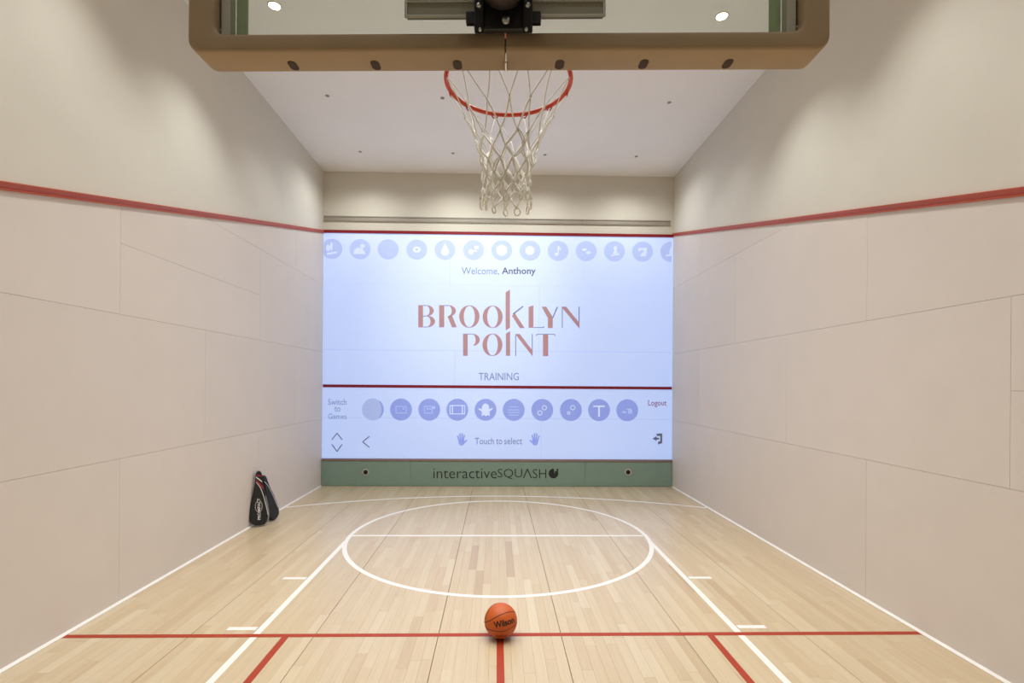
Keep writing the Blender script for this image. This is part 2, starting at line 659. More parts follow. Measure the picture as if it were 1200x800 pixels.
for s, rows in ((-1, rows_l), (1, rows_r)):
    xo, xi = s * (A + 0.15), s * (A + TH)
    wall = box('wall_' + SIDE[s], min(xo, xi), max(xo, xi), YB - 0.15, D + 0.15, -0.1, ZC, M['joint'])
    tag(wall, ['tall white court wall of large panels with the racket covers leaning on it',
               'tall white court wall of large panels on the right of the screen'][s > 0], 'wall', kind='structure')
    a, b = LINE[s]
    up = clip([(YB, 0), (D, 0), (D, ZC), (YB, ZC)], 0, -1, a, b)
    xa, xb = sorted((xi, s * A))
    prism('upper_plaster', up, 'x', xa, xb, M['plaster'], wall, recenter=True)
    for (z0, z1, js) in rows:
        for y0, y1 in zip(js, js[1:]):
            y0, y1 = max(y0, YB), min(y1, D)
            subs = [(z0, z1)]
            if s < 0 and z0 == 2.420 and abs(y0 - 4.302) < .01:
                subs = [(z0, 3.016), (3.016, z1)]
            if s > 0 and z0 == 1.222 and abs(y1 - 3.106) < .01:
                subs = [(z0, 1.838), (1.838, z1)]
            for (za, zb) in subs:
                poly = clip([(y0 + PG, za + PG), (y1 - PG, za + PG), (y1 - PG, zb - PG), (y0 + PG, zb - PG)], 0, 1, a - 0.002, b)
                if len(poly) < 3:
                    continue
                prism('panel', poly, 'x', xa, xb, M['panel'], wall, recenter=True)
    # sloping red out line: a ribbed moulding
    prof = [(0, -.030), (.013, -.030), (.014, -.020), (.009, -.017), (.015, -.004), (.021, .020), (.020, .026), (0, .030)]
    bm = bmesh.new()
    rings = []
    for y in (YB, D - 0.005):
        rings.append([bm.verts.new((s * (A - d), y, a + b * y + h)) for d, h in prof])
    n = len(prof)
    bm.faces.new(rings[0])
    bm.faces.new(list(reversed(rings[1])))
    for i in range(n):
        bm.faces.new((rings[0][i], rings[1][i], rings[1][(i + 1) % n], rings[0][(i + 1) % n]))
    t = from_bm('trim_%d' % (1 if s < 0 else 2), bm, M['trim_red'])
    tag(t, ['red sloping out line moulding on the left wall', 'red sloping out line moulding on the right wall'][s > 0], 'trim', kind='structure')
    # thin white strip where wall meets floor
    xa, xb = sorted((s * A, s * (A - 0.022)))
    bb = prism('baseboard_' + SIDE[s], [(xa, 0.001), (xb, 0.001), (xb, 0.004 if s < 0 else 0.016), (xa, 0.016 if s < 0 else 0.004)],
               'y', YB, D - 0.04, M['white_trim'])
    tag(bb, 'thin white strip along the foot of the %s wall' % SIDE[s], 'baseboard', kind='structure')

wf = box('wall_front', -A - 0.15, A + 0.15, D + TH, D + 0.2, -0.1, ZC, M['joint'])
tag(wf, 'white front wall above and behind the projected screen', 'wall', kind='structure')
box('upper_plaster', -A, A, D, D + TH, Z_OUT, ZC, M['plaster'], wf, recenter=True)
wbk = box('wall_back', -A - 0.15, A + 0.15, YB - 0.2, YB, -0.1, ZC, M['back_wall'])
tag(wbk, 'grey back wall behind the viewer carrying the hoop arm', 'wall', kind='structure')
t = prism('trim_3', [(D, Z_OUT - .028), (D - .012, Z_OUT - .028), (D - .02, Z_OUT + .02), (D, Z_OUT + .028)], 'x', -A + 0.01, A - 0.01, M['wall_red'])
tag(t, 'dark red out line strip above the projected screen', 'trim', kind='structure')
sl = box('service_line', -A + 0.012, A - 0.012, D - 0.004, D - 0.0005, 1.78, 1.832, M['wall_red'], wf, recenter=True)
sl['label'] = 'dark red service line across the screen'

# ------------------------------------------------------------------ projected display on the front panels
disp = empty('projected_display', (0, 0, 0))
tag(disp, 'bright pale blue projected menu screen filling the front wall', 'screen')
for (z0, z1, js) in [(0.0, 1.232, [-A, -1.658, 0.78, A]), (1.232, 2.462, [-A, -0.802, 1.63, A]),
                     (2.462, 3.660, [-A, -1.70, 0.73, A]), (3.660, Z_OUT - 0.001, [-A, -0.9, 1.54, A])]:
    for x0, x1 in zip(js, js[1:]):
        box('screen_panel', x0 + PG, x1 - PG, D, D + TH - 0.0005, z0 + PG, z1 - PG, M['screen'], disp, recenter=True)


# icon discs with their glyphs, top row
top = [389, 422, 455, 488.5, 521.5, 555, 588, 621, 654, 687, 720, 753, 786]
for i, x in enumerate(top):
    y = 291.5 + (x - 389) * 0.0088
    poly = [(min(max(u, 379.3), 786.9), v) for u, v in ellipse(x, y, 12.2, 11.8, 24)]
    d = flat('icon_disc', [poly], D, M['disc_pale'], disp, 0.0015)
    g = [
        [stroke((x - 6, y + 6), (x + 6, y + 4), 2.4), ellipse(x - 4.5, y - 1, 2.6, 4, 10), ellipse(x - 0.5, y - 3, 1.8, 5, 10)],
        [[(x - 8, y + 6), (x - 7, y + 1), (x - 3, y - 2), (x + 3, y - 1), (x + 7, y + 6)], ellipse(x + 3, y - 3.5, 3, 2.4, 10)],
        [ellipse(x, y, 8.6, 8.6, 18)],
        [crescent(x, y, 4.6, 3.6, 1.6, 1.4, a, a + PI, 10) for a in (0, PI)],
        [[(x, y - 8), (x + 4.6, y + 1), (x + 4.6, y + 4), (x + 2.4, y + 6.6), (x - 2.4, y + 6.6), (x - 4.6, y + 4), (x - 4.6, y + 1)]],
        [ellipse(x - 3, y + 2, 3, 3.4, 10), rect(x + 1, y - 5, x + 6, y - 1), stroke((x - 2, y + 1), (x + 4, y + 1), 1.6)],
        [ellipse(x, y, 7.2, 7.2, 6, 0.5, 0.5 + 2 * PI)],
        [ellipse(x, y, 5.6, 5.6, 8, 0.4, 0.4 + 2 * PI)],
        [ellipse(x - 2, y + 4, 2.4, 1.9, 10), stroke((x + .2, y + 4), (x + .2, y - 6), 1.2), [(x + .2, y - 6), (x + 3.4, y - 2.6), (x + 2.6, y - .4), (x + .2, y - 3)]],
        [ellipse(x - 2.2, y - 1.6, 3, 1.6, 10), ellipse(x + 2.6, y + 1.8, 2.9, 1.8, 10)],
        [ellipse(x + 1, y - 3.6, 2.1, 2.6, 10), [(x - .4, y - 1), (x + 2.6, y - 1), (x + 4, y + 2), (x - 2, y + 3)], stroke((x - 4, y + 5), (x + 6, y + 3), 2)],
        [[(x - 5, y - 4), (x + 5.4, y - 4.6), (x + 4, y + 5.6), (x - 3.2, y + 5.6), (x - 1, y + 1.6), (x + 1.8, y - .4), (x - 1, y - 2), (x - 4.6, y + .4)]],
        [[(x - 1, y - 3), (x + .8, y - 6), (x + .8, y + 3), (x - 1.5, y + 3)], stroke((x - 6, y + 4.6), (x + .8, y + 3.6), 2)],
    ][i]
    flat('glyph', g, D, M['glyph_soft'] if i == 2 else M['glyph'], d, 0.0026)


def outline(x0, y0, x1, y1, w):
    return [rect(x0, y0, x1, y0 + w), rect(x0, y1 - w, x1, y1), rect(x0, y0, x0 + w, y1), rect(x1 - w, y0, x1, y1)]


def gear(x, y, r):
    return [crescent(x, y, r, r, r - 1.0, r - 1.0, a, a + PI, 8) for a in (0, PI)]


# bottom row
bot = [437, 470, 503, 536, 569, 602, 635.5, 669, 702, 735]
for i, x in enumerate(bot):
    y = 479.6 + (x - 437) * 0.003
    d = flat('icon_disc', [ellipse(x, y, 12.8, 12.9, 26)], D, M['disc_pale'] if i == 0 else M['disc'], disp, 0.0015)
    g = [
        [crescent(x, y, 12.8, 12.9, 10.4, 12.9, -0.85, 0.85, 10)],
        outline(x - 6.5, y - 4.2, x + 6.5, y + 4.6, 1.0) + [rect(x + 2, y - 2, x + 4, y)],
        outline(x - 6, y - 4.4, x + 4, y + 4.6, 1.0) + [rect(x - 3, y - 2, x - 1, y), rect(x, y - 2, x + 2, y), rect(x + 4, y - 4, x + 7, y - 1)],
        outline(x - 9, y - 5.4, x + 9, y + 5.4, 1.0) + [rect(x - 6.4, y - 5.4, x - 5.2, y + 5.4), rect(x + 5.2, y - 5.4, x + 6.4, y + 5.4)],
        [[(x - 4.4, y + 7.6), (x - 4.6, y + 2), (x - 8.4, y - .6), (x - 8, y - 2), (x - 4.4, y - .8), (x - 4, y - 4), (x - 2.4, y - 6.6), (x, y - 7.6),
          (x + 2.4, y - 6.6), (x + 4, y - 4), (x + 4.4, y - .8), (x + 8, y - 2.2), (x + 8.4, y - .8), (x + 4.6, y + 2), (x + 5, y + 7.6),
          (x + 2.6, y + 6), (x + .4, y + 7.8), (x - 2, y + 6)]],
        [stroke((x - 5, y - 3.6), (x + 5, y - 3.6), .9), stroke((x - 7, y), (x + 7, y), .9), stroke((x - 7, y + 3), (x + 7, y + 3), .9), stroke((x - 6, y + 6), (x + 6, y + 6), .9)],
        gear(x + 2.4, y - 2.6, 3.0) + gear(x - 2.8, y + 3.4, 3.0),
        gear(x + 2.2, y - 2.8, 3.0) + gear(x - 2.6, y + 3.4, 2.0),
        [rect(x - 6.8, y - 5.4, x + 6.8, y - 3.6), rect(x - 1.1, y - 3.6, x + 1.1, y + 7.8)],
        [rect(x - 1, y - 2, x + 5, y - .8), rect(x + 1, y - .8, x + 6, y + 4), rect(x - 6, y + 1, x - 1, y + 3.4)],
    ][i]
    flat('glyph', g, D, M['disc'] if i == 0 else (M['glyph_soft'] if i in (1, 2, 5, 9) else M['glyph']), d, 0.0026)

# words of the menu
for (w, x0, x1, y0, y1, mt, bold) in [
        ('Welcome,', 541, 584.8, 313.2, 322.6, 'text_grey', 0.0), ('Anthony', 588, 627.8, 313.2, 323.4, 'text_dark', 0.018),
        ('TRAINING', 561, 608, 436.6, 445.4, 'text_grey', 0.004), ('Switch', 384.5, 406, 467.4, 474.2, 'text_grey', 0.0),
        ('to', 392, 399, 476.4, 482, 'text_grey', 0.0), ('Games', 384.5, 406.3, 484.6, 490.6, 'text_grey', 0.0),
        ('Touch', 556.5, 579, 512.8, 520.4, 'text_grey', 0.004), ('to', 581.4, 588.6, 513.8, 520.4, 'text_grey', 0.004), ('select', 590.8, 612, 512.6, 520.4, 'text_grey', 0.004), ('Logout', 759.6, 781, 468.6, 477, 'text_red', 0.008)]:
    text_on_wall('menu_text', w, x0, x1, y0, y1, D, M[mt], disp, 0.002, bold)
for pts in ([(389, 515), (395, 507.4), (401, 515)], [(389, 520.4), (395, 528.8), (401, 520.4)], [(433, 511), (425, 517.5), (433, 524)]):
    flat('arrow', [stroke(pts[0], pts[1], 1.1), stroke(pts[1], pts[2], 1.1)], D, M['text_dark'], disp, 0.002)
for x, s in ((541, 1), (627, -1)):
    P = lambda a, b: (x + s * a, 515 + b)
    flat('hand_icon', [[P(-3.6, 0), P(3, -1), P(3.2, 3), P(2, 6.4), P(-2, 6.6), P(-3.4, 4)],
                       stroke(P(-3, 1), P(-4.8, -4.6), 1.6), stroke(P(-1.4, 0), P(-2.2, -7.4), 1.6), stroke(P(.4, 0), P(.6, -7.6), 1.6),
                       stroke(P(2, 0), P(3.2, -5.6), 1.6), stroke(P(2.4, 4), P(6, .6), 1.8)], D, M['disc'], disp, 0.002)
flat('exit_icon', [[(769, 508), (776, 507.6), (776, 519), (771, 520.6), (771, 517.6), (773.6, 516.6), (773.6, 510.6), (770, 510.8)],
                   [(764.6, 513.6), (769.4, 510.8), (769.4, 512.6), (772.4, 512.6), (772.4, 514.8), (769.4, 514.8), (769.4, 516.6)]], D, M['text_dark'], disp, 0.002)

# the big logo word, letter by letter (drawn in a 5.714x enlargement of the photograph)
Q = lambda poly: [(480 + u / 5.714, 330 + v / 5.714) for u, v in poly]
H = PI / 2
def big_o(cx, cy, rx):
    return [crescent(cx, cy, rx, 75, rx - 31, 71, -H, H), crescent(cx, cy, rx, 75, rx - 31, 71, H, 3 * H)]
letters = [
    ([rect(58, 157, 90, 305), crescent(112, 194, 50, 37, 22, 33, -H, H), crescent(114, 266, 57, 39, 26, 35, -H, H)], [rect(90, 157, 113, 161), rect(90, 228, 113, 232), rect(90, 301, 115, 305)]),
    ([rect(198, 157, 232, 305), crescent(260, 195, 50, 38, 22, 34, -H, H), [(254, 232), (284, 224), (316, 305), (284, 305)]], [rect(232, 157, 261, 161)]),
    (big_o(400, 233, 68), []),
    (big_o(556, 235, 67), []),
    ([[(643, 72), (672, 52), (672, 308), (643, 326)], [(685, 228), (704, 210), (770, 310), (738, 310)]], [[(690, 214), (757, 162), (763, 166), (697, 219)]]),
    ([[(797, 168), (829, 158), (829, 308), (797, 308)]], [rect(829, 304, 900, 308), rect(894, 299, 900, 304)]),
    ([[(884, 167), (915, 167), (959, 238), (958, 310), (926, 310), (926, 244)]], [[(957, 236), (986, 168), (994, 168), (961, 244)]]),
    ([[(1015, 167), (1048, 167), (1138, 277), (1138, 314)]], [rect(1020, 176, 1025, 308), rect(1132, 167, 1138, 272)]),
    ([rect(358, 348, 389, 496), crescent(418, 389, 52, 41, 24, 37, -H, H * 0.8)], [rect(389, 348, 419, 352)]),
    (big_o(555, 422, 67), []),
    ([[(645, 347), (673, 330), (673, 496), (645, 496)]], []),
    ([[(706, 350), (738, 350), (824, 462), (824, 500)]], [rect(708, 358, 713, 496), rect(819, 350, 824, 458)]),
    ([rect(893, 354, 928, 498)], [rect(850, 350, 972, 354), rect(848, 354, 853, 363), rect(969, 354, 974, 363)]),
]
for thick, thin in letters:
    o = flat('logo_letter', [Q(p) for p in thick], D, M['logo'], disp, 0.002)
    for p in thin:
        flat('hairline', [Q(p)], D, M['logo_thin'], o, 0.002)

# ------------------------------------------------------------------ green tin board at the foot of the front wall
tin = empty('tin_board', (0, TIN_Y, 0))
tag(tin, 'long sage green board along the floor below the screen with black lettering', 'board')
XS = [-A + 0.006, on_y(481, 555, TIN_Y).x, on_y(686, 555, TIN_Y).x, A - 0.006]
for x0, x1 in zip(XS, XS[1:]):
    box('board_panel', x0 + 0.0015, x1 - 0.0015, 0, 0.034, 0.012, 0.452, M['tin'], tin, bevel=0.003, recenter=True)
box('foot_rail', XS[0], XS[-1], 0.004, 0.034, 0.001, 0.0115, M['tin'], tin, recenter=True)
prism('top_edge', [(-0.004, 0.4535), (-0.004, 0.462), (0.004, 0.474), (0.034, 0.496), (0.034, 0.4535)], 'x', XS[0], XS[-1], M['tin_edge'], tin, recenter=True)
for px in (428.5, 736):
    c = on_y(px, 553, TIN_Y)
    bm = bmesh.new()
    add_lathe(bm, [(0.034, 0.0), (0.062, 0.0), (0.064, 0.004), (0.060, 0.007), (0.046, 0.008), (0.034, 0.004)], TO_CAMERA, 28)
    sn = from_bm('sensor', bm, M['lens_ring'], tin, (c.x, -0.0005, c.z), smooth=True)
    bm = bmesh.new()
    add_lathe(bm, [(0.045, 0.0), (0.045, 0.0035), (0.030, 0.008), (0.0, 0.010)], TO_CAMERA, 24)
    from_bm('sensor_lens', bm, M['black_dot'], sn, (0, -0.002, 0), smooth=True)
for (w, x0, x1, y0, y1, b) in [('interactive', 507.8, 582.2, 548.8, 560.4, -0.006), ('SQU', 583.2, 612.0, 549.2, 561.0, -0.008),
                               ('SH', 624.2, 640.2, 549.4, 560.2, -0.008)]:
    o = text_on_wall('lettering', w, x0, x1, y0, y1, TIN_Y, M['tin_text'], tin, 0.001, b)
flat('lettering', [stroke((613.4, 560.0), (618.0, 549.4), 1.2), stroke((618.0, 549.4), (622.8, 560.0), 1.2)], TIN_Y, M['tin_text'], tin, 0.001)
flat('emblem', [[(649.6, 554.2)] + [(648.6 + 5.7 * math.cos(-1.5 - 0.26 * k), 554.6 + 5.7 * math.sin(-1.5 - 0.26 * k)) for k in range(0, 22)],
                ellipse(653.2, 550.4, 1.3, 1.3, 10), ellipse(650.8, 552.4, 0.9, 0.9, 8)], TIN_Y, M['tin_text'], tin, 0.001)

# grey strip of four lengths above the out line
slot = empty('linear_slot_strip', (0, D, 4.83))
tag(slot, 'slim grey strip in four lengths fixed above the red out line', 'strip')
for x0, x1 in zip([-A + 0.01, -1.64, -0.06, 1.56], [-1.64, -0.06, 1.56, 3.13]):
    prism('strip_length', [(-0.001, -0.045), (-0.022, -0.045), (-0.026, -0.020), (-0.012, -0.014), (-0.012, 0.026), (-0.024, 0.032), (-0.024, 0.045), (-0.001, 0.045)],
          'x', x0 + 0.004, x1 - 0.004, M['slot'], slot, recenter=True)

# ------------------------------------------------------------------ ceiling downlights on a 1.6 m grid
def downlight(x, y, lit, power=1.0, beam=104):
    t = empty('recessed_downlight', (x, y, ZC))
    bm = bmesh.new()
    r = 0.058 if lit else 0.017
    add_lathe(bm, [(r, 0.0), (r + 0.010, 0.0), (r + 0.010, -0.004), (r, -0.006), (r - 0.004, -0.001)], None, 28)
    from_bm('trim_ring', bm, M['lamp_ring'] if lit else M['aperture_shade'], t, smooth=True)
    bm = bmesh.new()
    add_lathe(bm, [(0.0, -0.0045 if lit else -0.002), (r * 0.6, -0.004 if lit else -0.002), (r, -0.001)], None, 24)
    from_bm('lens', bm, M['lamp'] if lit else M['aperture_shade'], t, smooth=True)
    if power:
        ld = bpy.data.lights.new('downlight_bulb', 'SPOT')
        ld.energy = DOWNLIGHT_W * power
        ld.color = DOWNLIGHT_RGB
        ld.spot_size = math.radians(beam)
        ld.spot_blend = 1.0
        ld.shadow_soft_size = 0.07
        lo = bpy.data.objects.new('downlight_bulb', ld)
        COL.objects.link(lo)
        lo.parent = t
        lo.location = (0, 0, -0.085)
    return t


GX = [-2.32, -0.79, 0.74, 2.27]
PLACE = ['leftmost of the row', 'second from the left', 'second from the right', 'rightmost of the row']
for j, y in enumerate([8.41, 6.79]):
    for i, x in enumerate(GX):
        row = ['tiny deep-set downlight in the far ceiling row by the front wall, ',
               'tiny deep-set downlight in the second ceiling row from the front wall, '][j]
        tag(downlight(x, y, False, (0.45, 0.30)[j], (156, 108)[j]), row + PLACE[i], 'downlight', 'deep-set ceiling downlights')
for j, y in enumerate([5.19, 3.58, 1.97, 0.36]):  # rearmost row is added, unseen, to light the near side of the net
    for i, x in enumerate(GX):
        o = downlight(x, y, True, (1.0, 0.97, 0.90, 0.22)[j])
        if j == 0 and i in (0, 3):
            lab = 'glowing round downlight seen through the glass %s of the hoop bracket' % ('left' if i == 0 else 'right')
        elif j == 0:
            lab = 'glowing ceiling downlight behind the grey hoop crossbar, %s of the bracket' % ('left' if i == 1 else 'right')
        else:
            lab = 'glowing ceiling downlight in the %s, %s' % (('', 'row over the red short line', 'row just past the backboard', 'added unseen row by the back wall')[j], PLACE[i])
        tag(o, lab, 'downlight', 'lit ceiling downlights')

# ------------------------------------------------------------------ basketball hoop seen from behind
HX, HY, HZ = -0.018, 1.47, 2.830
hoop = empty('basketball_hoop', (HX, HY, HZ), -0.04)
tag(hoop, 'glass basketball backboard with taupe edge padding, orange rim and white net', 'basketball hoop')
PW, PD = 0.937, 0.107


def pad_half(s):
    """rounded U-shaped edge padding, one half"""
    R, lip, side, top_ = 0.040, 0.052, 0.078, 0.42
    pts = [(0.0022, 0.0)]
    for k in range(7):
        a = -H + H * k / 6
        pts.append((PW - R + R * math.cos(a), R + R * math.sin(a)))
    pts += [(PW, top_), (PW - side, top_)]
    r2 = 0.030
    for k in range(5):
        a = 0 - H * k / 4
        pts.append((PW - side - r2 + r2 * math.cos(a), lip + r2 + r2 * math.sin(a)))
    pts.append((0.0022, lip))
    pts = [(s * u, v) for u, v in pts]
    bm = bmesh.new()
    add_prism(bm, pts, 'y', 0.0, PD)
    bmesh.ops.recalc_face_normals(bm, faces=bm.faces)
    es = [e for e in bm.edges if abs(e.verts[0].co.y - e.verts[1].co.y) < 1e-5 and not (abs(e.verts[0].co.x) < 0.01 and abs(e.verts[1].co.x) < 0.01)]
    bmesh.ops.bevel(bm, geom=es, offset=0.011, segments=4, affect='EDGES', profile=0.5)
    o = from_bm('edge_padding', bm, M['pad'], hoop)
    for p in o.data.polygons:
        p.use_smooth = True
    return o


pads = {s: pad_half(s) for s in (-1, 1)}
for x in (-0.652, -0.398, -0.147, 0.163, 0.417, 0.670):
    pts = [(x + 0.0135 * math.cos(a) , 0.070 + (0.009 if math.sin(a) > 0 else -0.009) + 0.0135 * math.sin(a)) for a in [2 * PI * k / 20 for k in range(20)]]
    bm = bmesh.new()
    add_prism(bm, pts, 'z', -0.0012, 0.004)
    from_bm('padding_slot', bm, M['pad_slot'], pads[-1 if x < 0 else 1])
bm = bmesh.new()
add_tube(bm, [(0, 0.055, -0.003), (0, 0.085, -0.003), (0, 0.108, 0.004), (0, 0.110, 0.02)], 0.0028, 8)
from_bm('padding_lace', bm, M['cord'], pads[-1])

# steel frame, green glass border, glass pane
def ring_frame(name, xo, xi, zo0, zi0, zo1, zi1, y0, y1, mat):
    bm = bmesh.new()
    add_box(bm, -xo, -xi, y0, y1, zo0, zo1, 0.002)
    add_box(bm, xi, xo, y0, y1, zo0, zo1, 0.002)
    add_box(bm, -xi, xi, y0, y1, zo0, zi0, 0.002)
    add_box(bm, -xi, xi, y0, y1, zi1, zo1, 0.002)
    return from_bm(name, bm, mat, hoop)


ring_frame('steel_frame', 0.853, 0.826, 0.030, 0.053, 1.10, 1.075, 0.030, 0.062, M['alu'])
ring_frame('glass_border', 0.824, 0.790, 0.040, 0.0605, 1.08, 1.045, 0.060, 0.068, M['frame_green'])  # glass edge tint and frame reflection put into one green band
box('glass_pane', -0.845, 0.845, 0.070, 0.082, 0.035, 1.09, M['glass'], hoop, recenter=True)
box('gap_shade', -0.872, -0.854, 0.040, 0.060, 0.045, 0.40, M['black'], hoop, recenter=True)  # black strips put in as the shade of the gap beside the frame
box('gap_shade', 0.854, 0.872, 0.040, 0.060, 0.045, 0.40, M['black'], hoop, recenter=True)
for s in (-1, 1):
    bm = bmesh.new()
    add_lathe(bm, [(0.006, 0), (0.006, 0.006), (0.0, 0.008)], TO_CAMERA, 10)
    from_bm('frame_bolt', bm, M['bolt'], hoop, (s * 0.862, 0.040, 0.085))

# grey steel crossbar (channel) behind the board
bm = bmesh.new()
add_box(bm, -0.287, 0.283, -0.010, 0.004, 0.088, 0.200, 0.003)
cb = from_bm('crossbar', bm, M['steel'], hoop)
bm = bmesh.new()
add_box(bm, -0.291, 0.287, -0.016, -0.010, 0.0845, 0.0915, 0.001)
add_box(bm, -0.291, 0.287, -0.016, -0.010, 0.128, 0.131, 0.001)
add_box(bm, -0.291, 0.287, -0.016, -0.010, 0.197, 0.204, 0.001)
add_box(bm, -0.2915, -0.287, -0.016, -0.010, 0.0845, 0.204, 0.001)
add_box(bm, 0.283, 0.2875, -0.016, -0.010, 0.0845, 0.204, 0.001)
from_bm('crossbar_lip', bm, M['alu'], cb)

# black bracket with side gussets, bolts, and the arm tube back to the wall
box('bracket_plate', -0.088, 0.078, -0.036, -0.016, 0.034, 0.30, M['black'], hoop, bevel=0.003, recenter=True)
for x0, x1 in ((-0.112, -0.086), (0.076, 0.102)):
    box('bracket_tab', x0, x1, -0.030, -0.012, 0.058, 0.090, M['black'], hoop, bevel=0.002, recenter=True)
for x in (-0.073, 0.063):
    prism('bracket_gusset', [(-0.034, 0.030), (-0.044, 0.018), (-0.056, 0.10), (-0.060, 0.29), (-0.034, 0.29)], 'x', x - 0.013, x + 0.013, M['black'], hoop, bevel=0.003, recenter=True)
for (x, y, z, r) in [(-0.073, -0.0530, 0.087, 0.0075), (0.063, -0.0530, 0.087, 0.0075), (0.002, -0.0365, 0.057, 0.012),
                     (-0.070, -0.0455, 0.024, 0.005), (0.060, -0.0455, 0.024, 0.005)]:
    bm = bmesh.new()
    add_lathe(bm, [(r, 0), (r, 0.004), (r * 0.7, 0.008), (0.0, 0.009)], TO_CAMERA, 14)
    from_bm('bracket_bolt', bm, M['bolt'], hoop, (x, y, z), smooth=True)
bm = bmesh.new()
add_tube(bm, [(-0.005, -0.035, 0.150), (-0.005, -0.6, 0.150), (-0.005, -1.3, 0.150), (-0.005, -2.02, 0.150)], 0.064, 28)
from_bm('arm_tube', bm, M['tube'], hoop, smooth=True)

# rim, hooks, net
RY, RZ, RR = 0.460, 0.180, 0.2365
bm = bmesh.new()
add_tube(bm, [(RR * math.cos(2 * PI * k / 64), RY + RR * math.sin(2 * PI * k / 64), RZ) for k in range(64)], 0.0085, 10, closed=True)
rim = from_bm('rim', bm, M['rim'], hoop, smooth=True)
bm = bmesh.new()
add_box(bm, -0.06, 0.06, 0.083, 0.095, RZ - 0.05, RZ + 0.03, 0.002)
add_prism(bm, [(-0.055, 0.094), (0.055, 0.094), (0.060, RY - math.sqrt(RR ** 2 - 0.06 ** 2) + 0.002), (-0.060, RY - math.sqrt(RR ** 2 - 0.06 ** 2) + 0.002)], 'z', RZ - 0.006, RZ + 0.006)
from_bm('rim_bracket', bm, M['rim'], rim)
NH = 12
for k in range(NH):
    a = 2 * PI * (k + 0.5) / NH
    c, s = math.cos(a), math.sin(a)
    bm = bmesh.new()
    pts = []
    for q in range(9):
        b = PI * q / 8
        u, w = 0.013 * math.cos(b), -0.013 * math.sin(b)
        pts.append((RR * c - s * u, RY + RR * s + c * u, RZ - 0.006 + w))
    add_tube(bm, pts, 0.0026, 6)
    from_bm('net_hook', bm, M['rim'], rim)

nr = random.Random(5)
levels = [(-0.016, 0.2365), (-0.140, 0.166), (-0.235, 0.118), (-0.285, 0.103), (-0.330, 0.094), (-0.372, 0.088), (-0.412, 0.086), (-0.450, 0.096)]
nodes = []
for lv, (dz, r) in enumerate(levels):
    row = []
    for k in range(NH):
        a = 2 * PI * (k + 0.5 + (0.5 if lv % 2 else 0.0)) / NH
        j = 0 if lv == 0 else 1
        rr = r + j * nr.uniform(-0.007, 0.007)
        a += j * nr.uniform(-0.07, 0.07)
        row.append(Vector((rr * math.cos(a) - 0.004 * lv / 7 * j, RY + rr * math.sin(a), RZ + dz + j * nr.uniform(-0.008, 0.008))))
    nodes.append(row)
bm = bmesh.new()
for lv in range(len(levels) - 1):
    rad = 0.0021 if lv == 0 else (0.0028 if lv == 1 else 0.0034)
    for k in range(NH):
        ks = (k, (k - 1) % NH) if lv % 2 == 0 else (k, (k + 1) % NH)
        for k2 in ks:
            p, q = nodes[lv][k], nodes[lv + 1][k2]
            mid = (p + q) / 2
            ax = Vector((0, RY, mid.z))
            d = Vector((mid.x, mid.y - RY, 0))
            bow = d.normalized() * (-0.006 if lv < 2 else nr.uniform(-0.004, 0.005))
            side = Vector((-d.y, d.x, 0)).normalized() * nr.uniform(-0.004, 0.004)
            pts = [p + (q - p) * t + (bow + side) * 4 * t * (1 - t) for t in (0, .25, .5, .75, 1)]
            add_tube(bm, pts, rad, 6)
            if lv >= 2:      # slack twin cord beside it
                j1 = Vector((nr.uniform(-.006, .006), nr.uniform(-.006, .006), nr.uniform(-.005, .005)))
                add_tube(bm, [u + j1 * (1 + 3 * t * (1 - t)) for u, t in zip(pts, (0, .25, .5, .75, 1))], rad * 0.85, 5)
    # knots
    if lv > 0:
        for p in nodes[lv]:
            add_tube(bm, [p + Vector((0, 0, 0.007)), p, p + Vector((0, 0, -0.007))], [0.003, 0.0050, 0.003], 6)
for p in nodes[-1]:       # closing loops at the bottom
    d = Vector((p.x, p.y - RY, 0)).normalized()
    t = Vector((-d.y, d.x, 0))
    th = nr.uniform(-0.8, 0.8)
    e = (t * math.cos(th) + d * math.sin(th))
    R_ = nr.uniform(0.010, 0.015)
    add_tube(bm, [p + e * R_ * math.sin(2 * PI * k / 12) + Vector((0, 0, -R_ * 1.2 + R_ * 1.2 * math.cos(2 * PI * k / 12))) for k in range(12)], 0.0034, 6, closed=True)
from_bm('net', bm, M['cord'], hoop, smooth=True)

# ------------------------------------------------------------------ basketball on the floor
BR = 0.121
bc = on_z(586.8, 727, BR)
ball = empty('basketball', (bc.x, bc.y, 0.0))
tag(ball, 'orange basketball with black lettering resting on the crossing red lines', 'basketball')
bm = bmesh.new()
bmesh.ops.create_uvsphere(bm, u_segments=64, v_segments=40, radius=BR)
from_bm('ball_cover', bm, M['ball'], ball, (0, 0, BR + 0.0014), smooth=True)
w_ = (Vector((CAM_X, 0, CAM_H)) - Vector((bc.x, bc.y, BR))).normalized()
u_ = Vector((0, 0, 1)).cross(w_).normalized()
v_ = w_.cross(u_)


def on_ball(u, v, r=1.0):
    l = math.hypot(u, v)
    if l > 0.995:
        u, v = u / l * 0.995, v / l * 0.995
    w = math.sqrt(max(0, 1 - u * u - v * v))
    return (u_ * u + v_ * v + w_ * w) * BR * r + Vector((0, 0, BR + 0.0014))


def smooth_path(pts, n=8):
    out = []
    for i in range(len(pts) - 1):
        p0, p1, p2, p3 = pts[max(i - 1, 0)], pts[i], pts[i + 1], pts[min(i + 2, len(pts) - 1)]
        for k in range(n):
            t = k / n
            out.append(tuple(0.5 * ((2 * b) + (c - a) * t + (2 * a - 5 * b + 4 * c - d) * t * t + (-a + 3 * b - 3 * c + d) * t ** 3)
                             for a, b, c, d in zip(p0, p1, p2, p3)))
    return out + [pts[-1]]


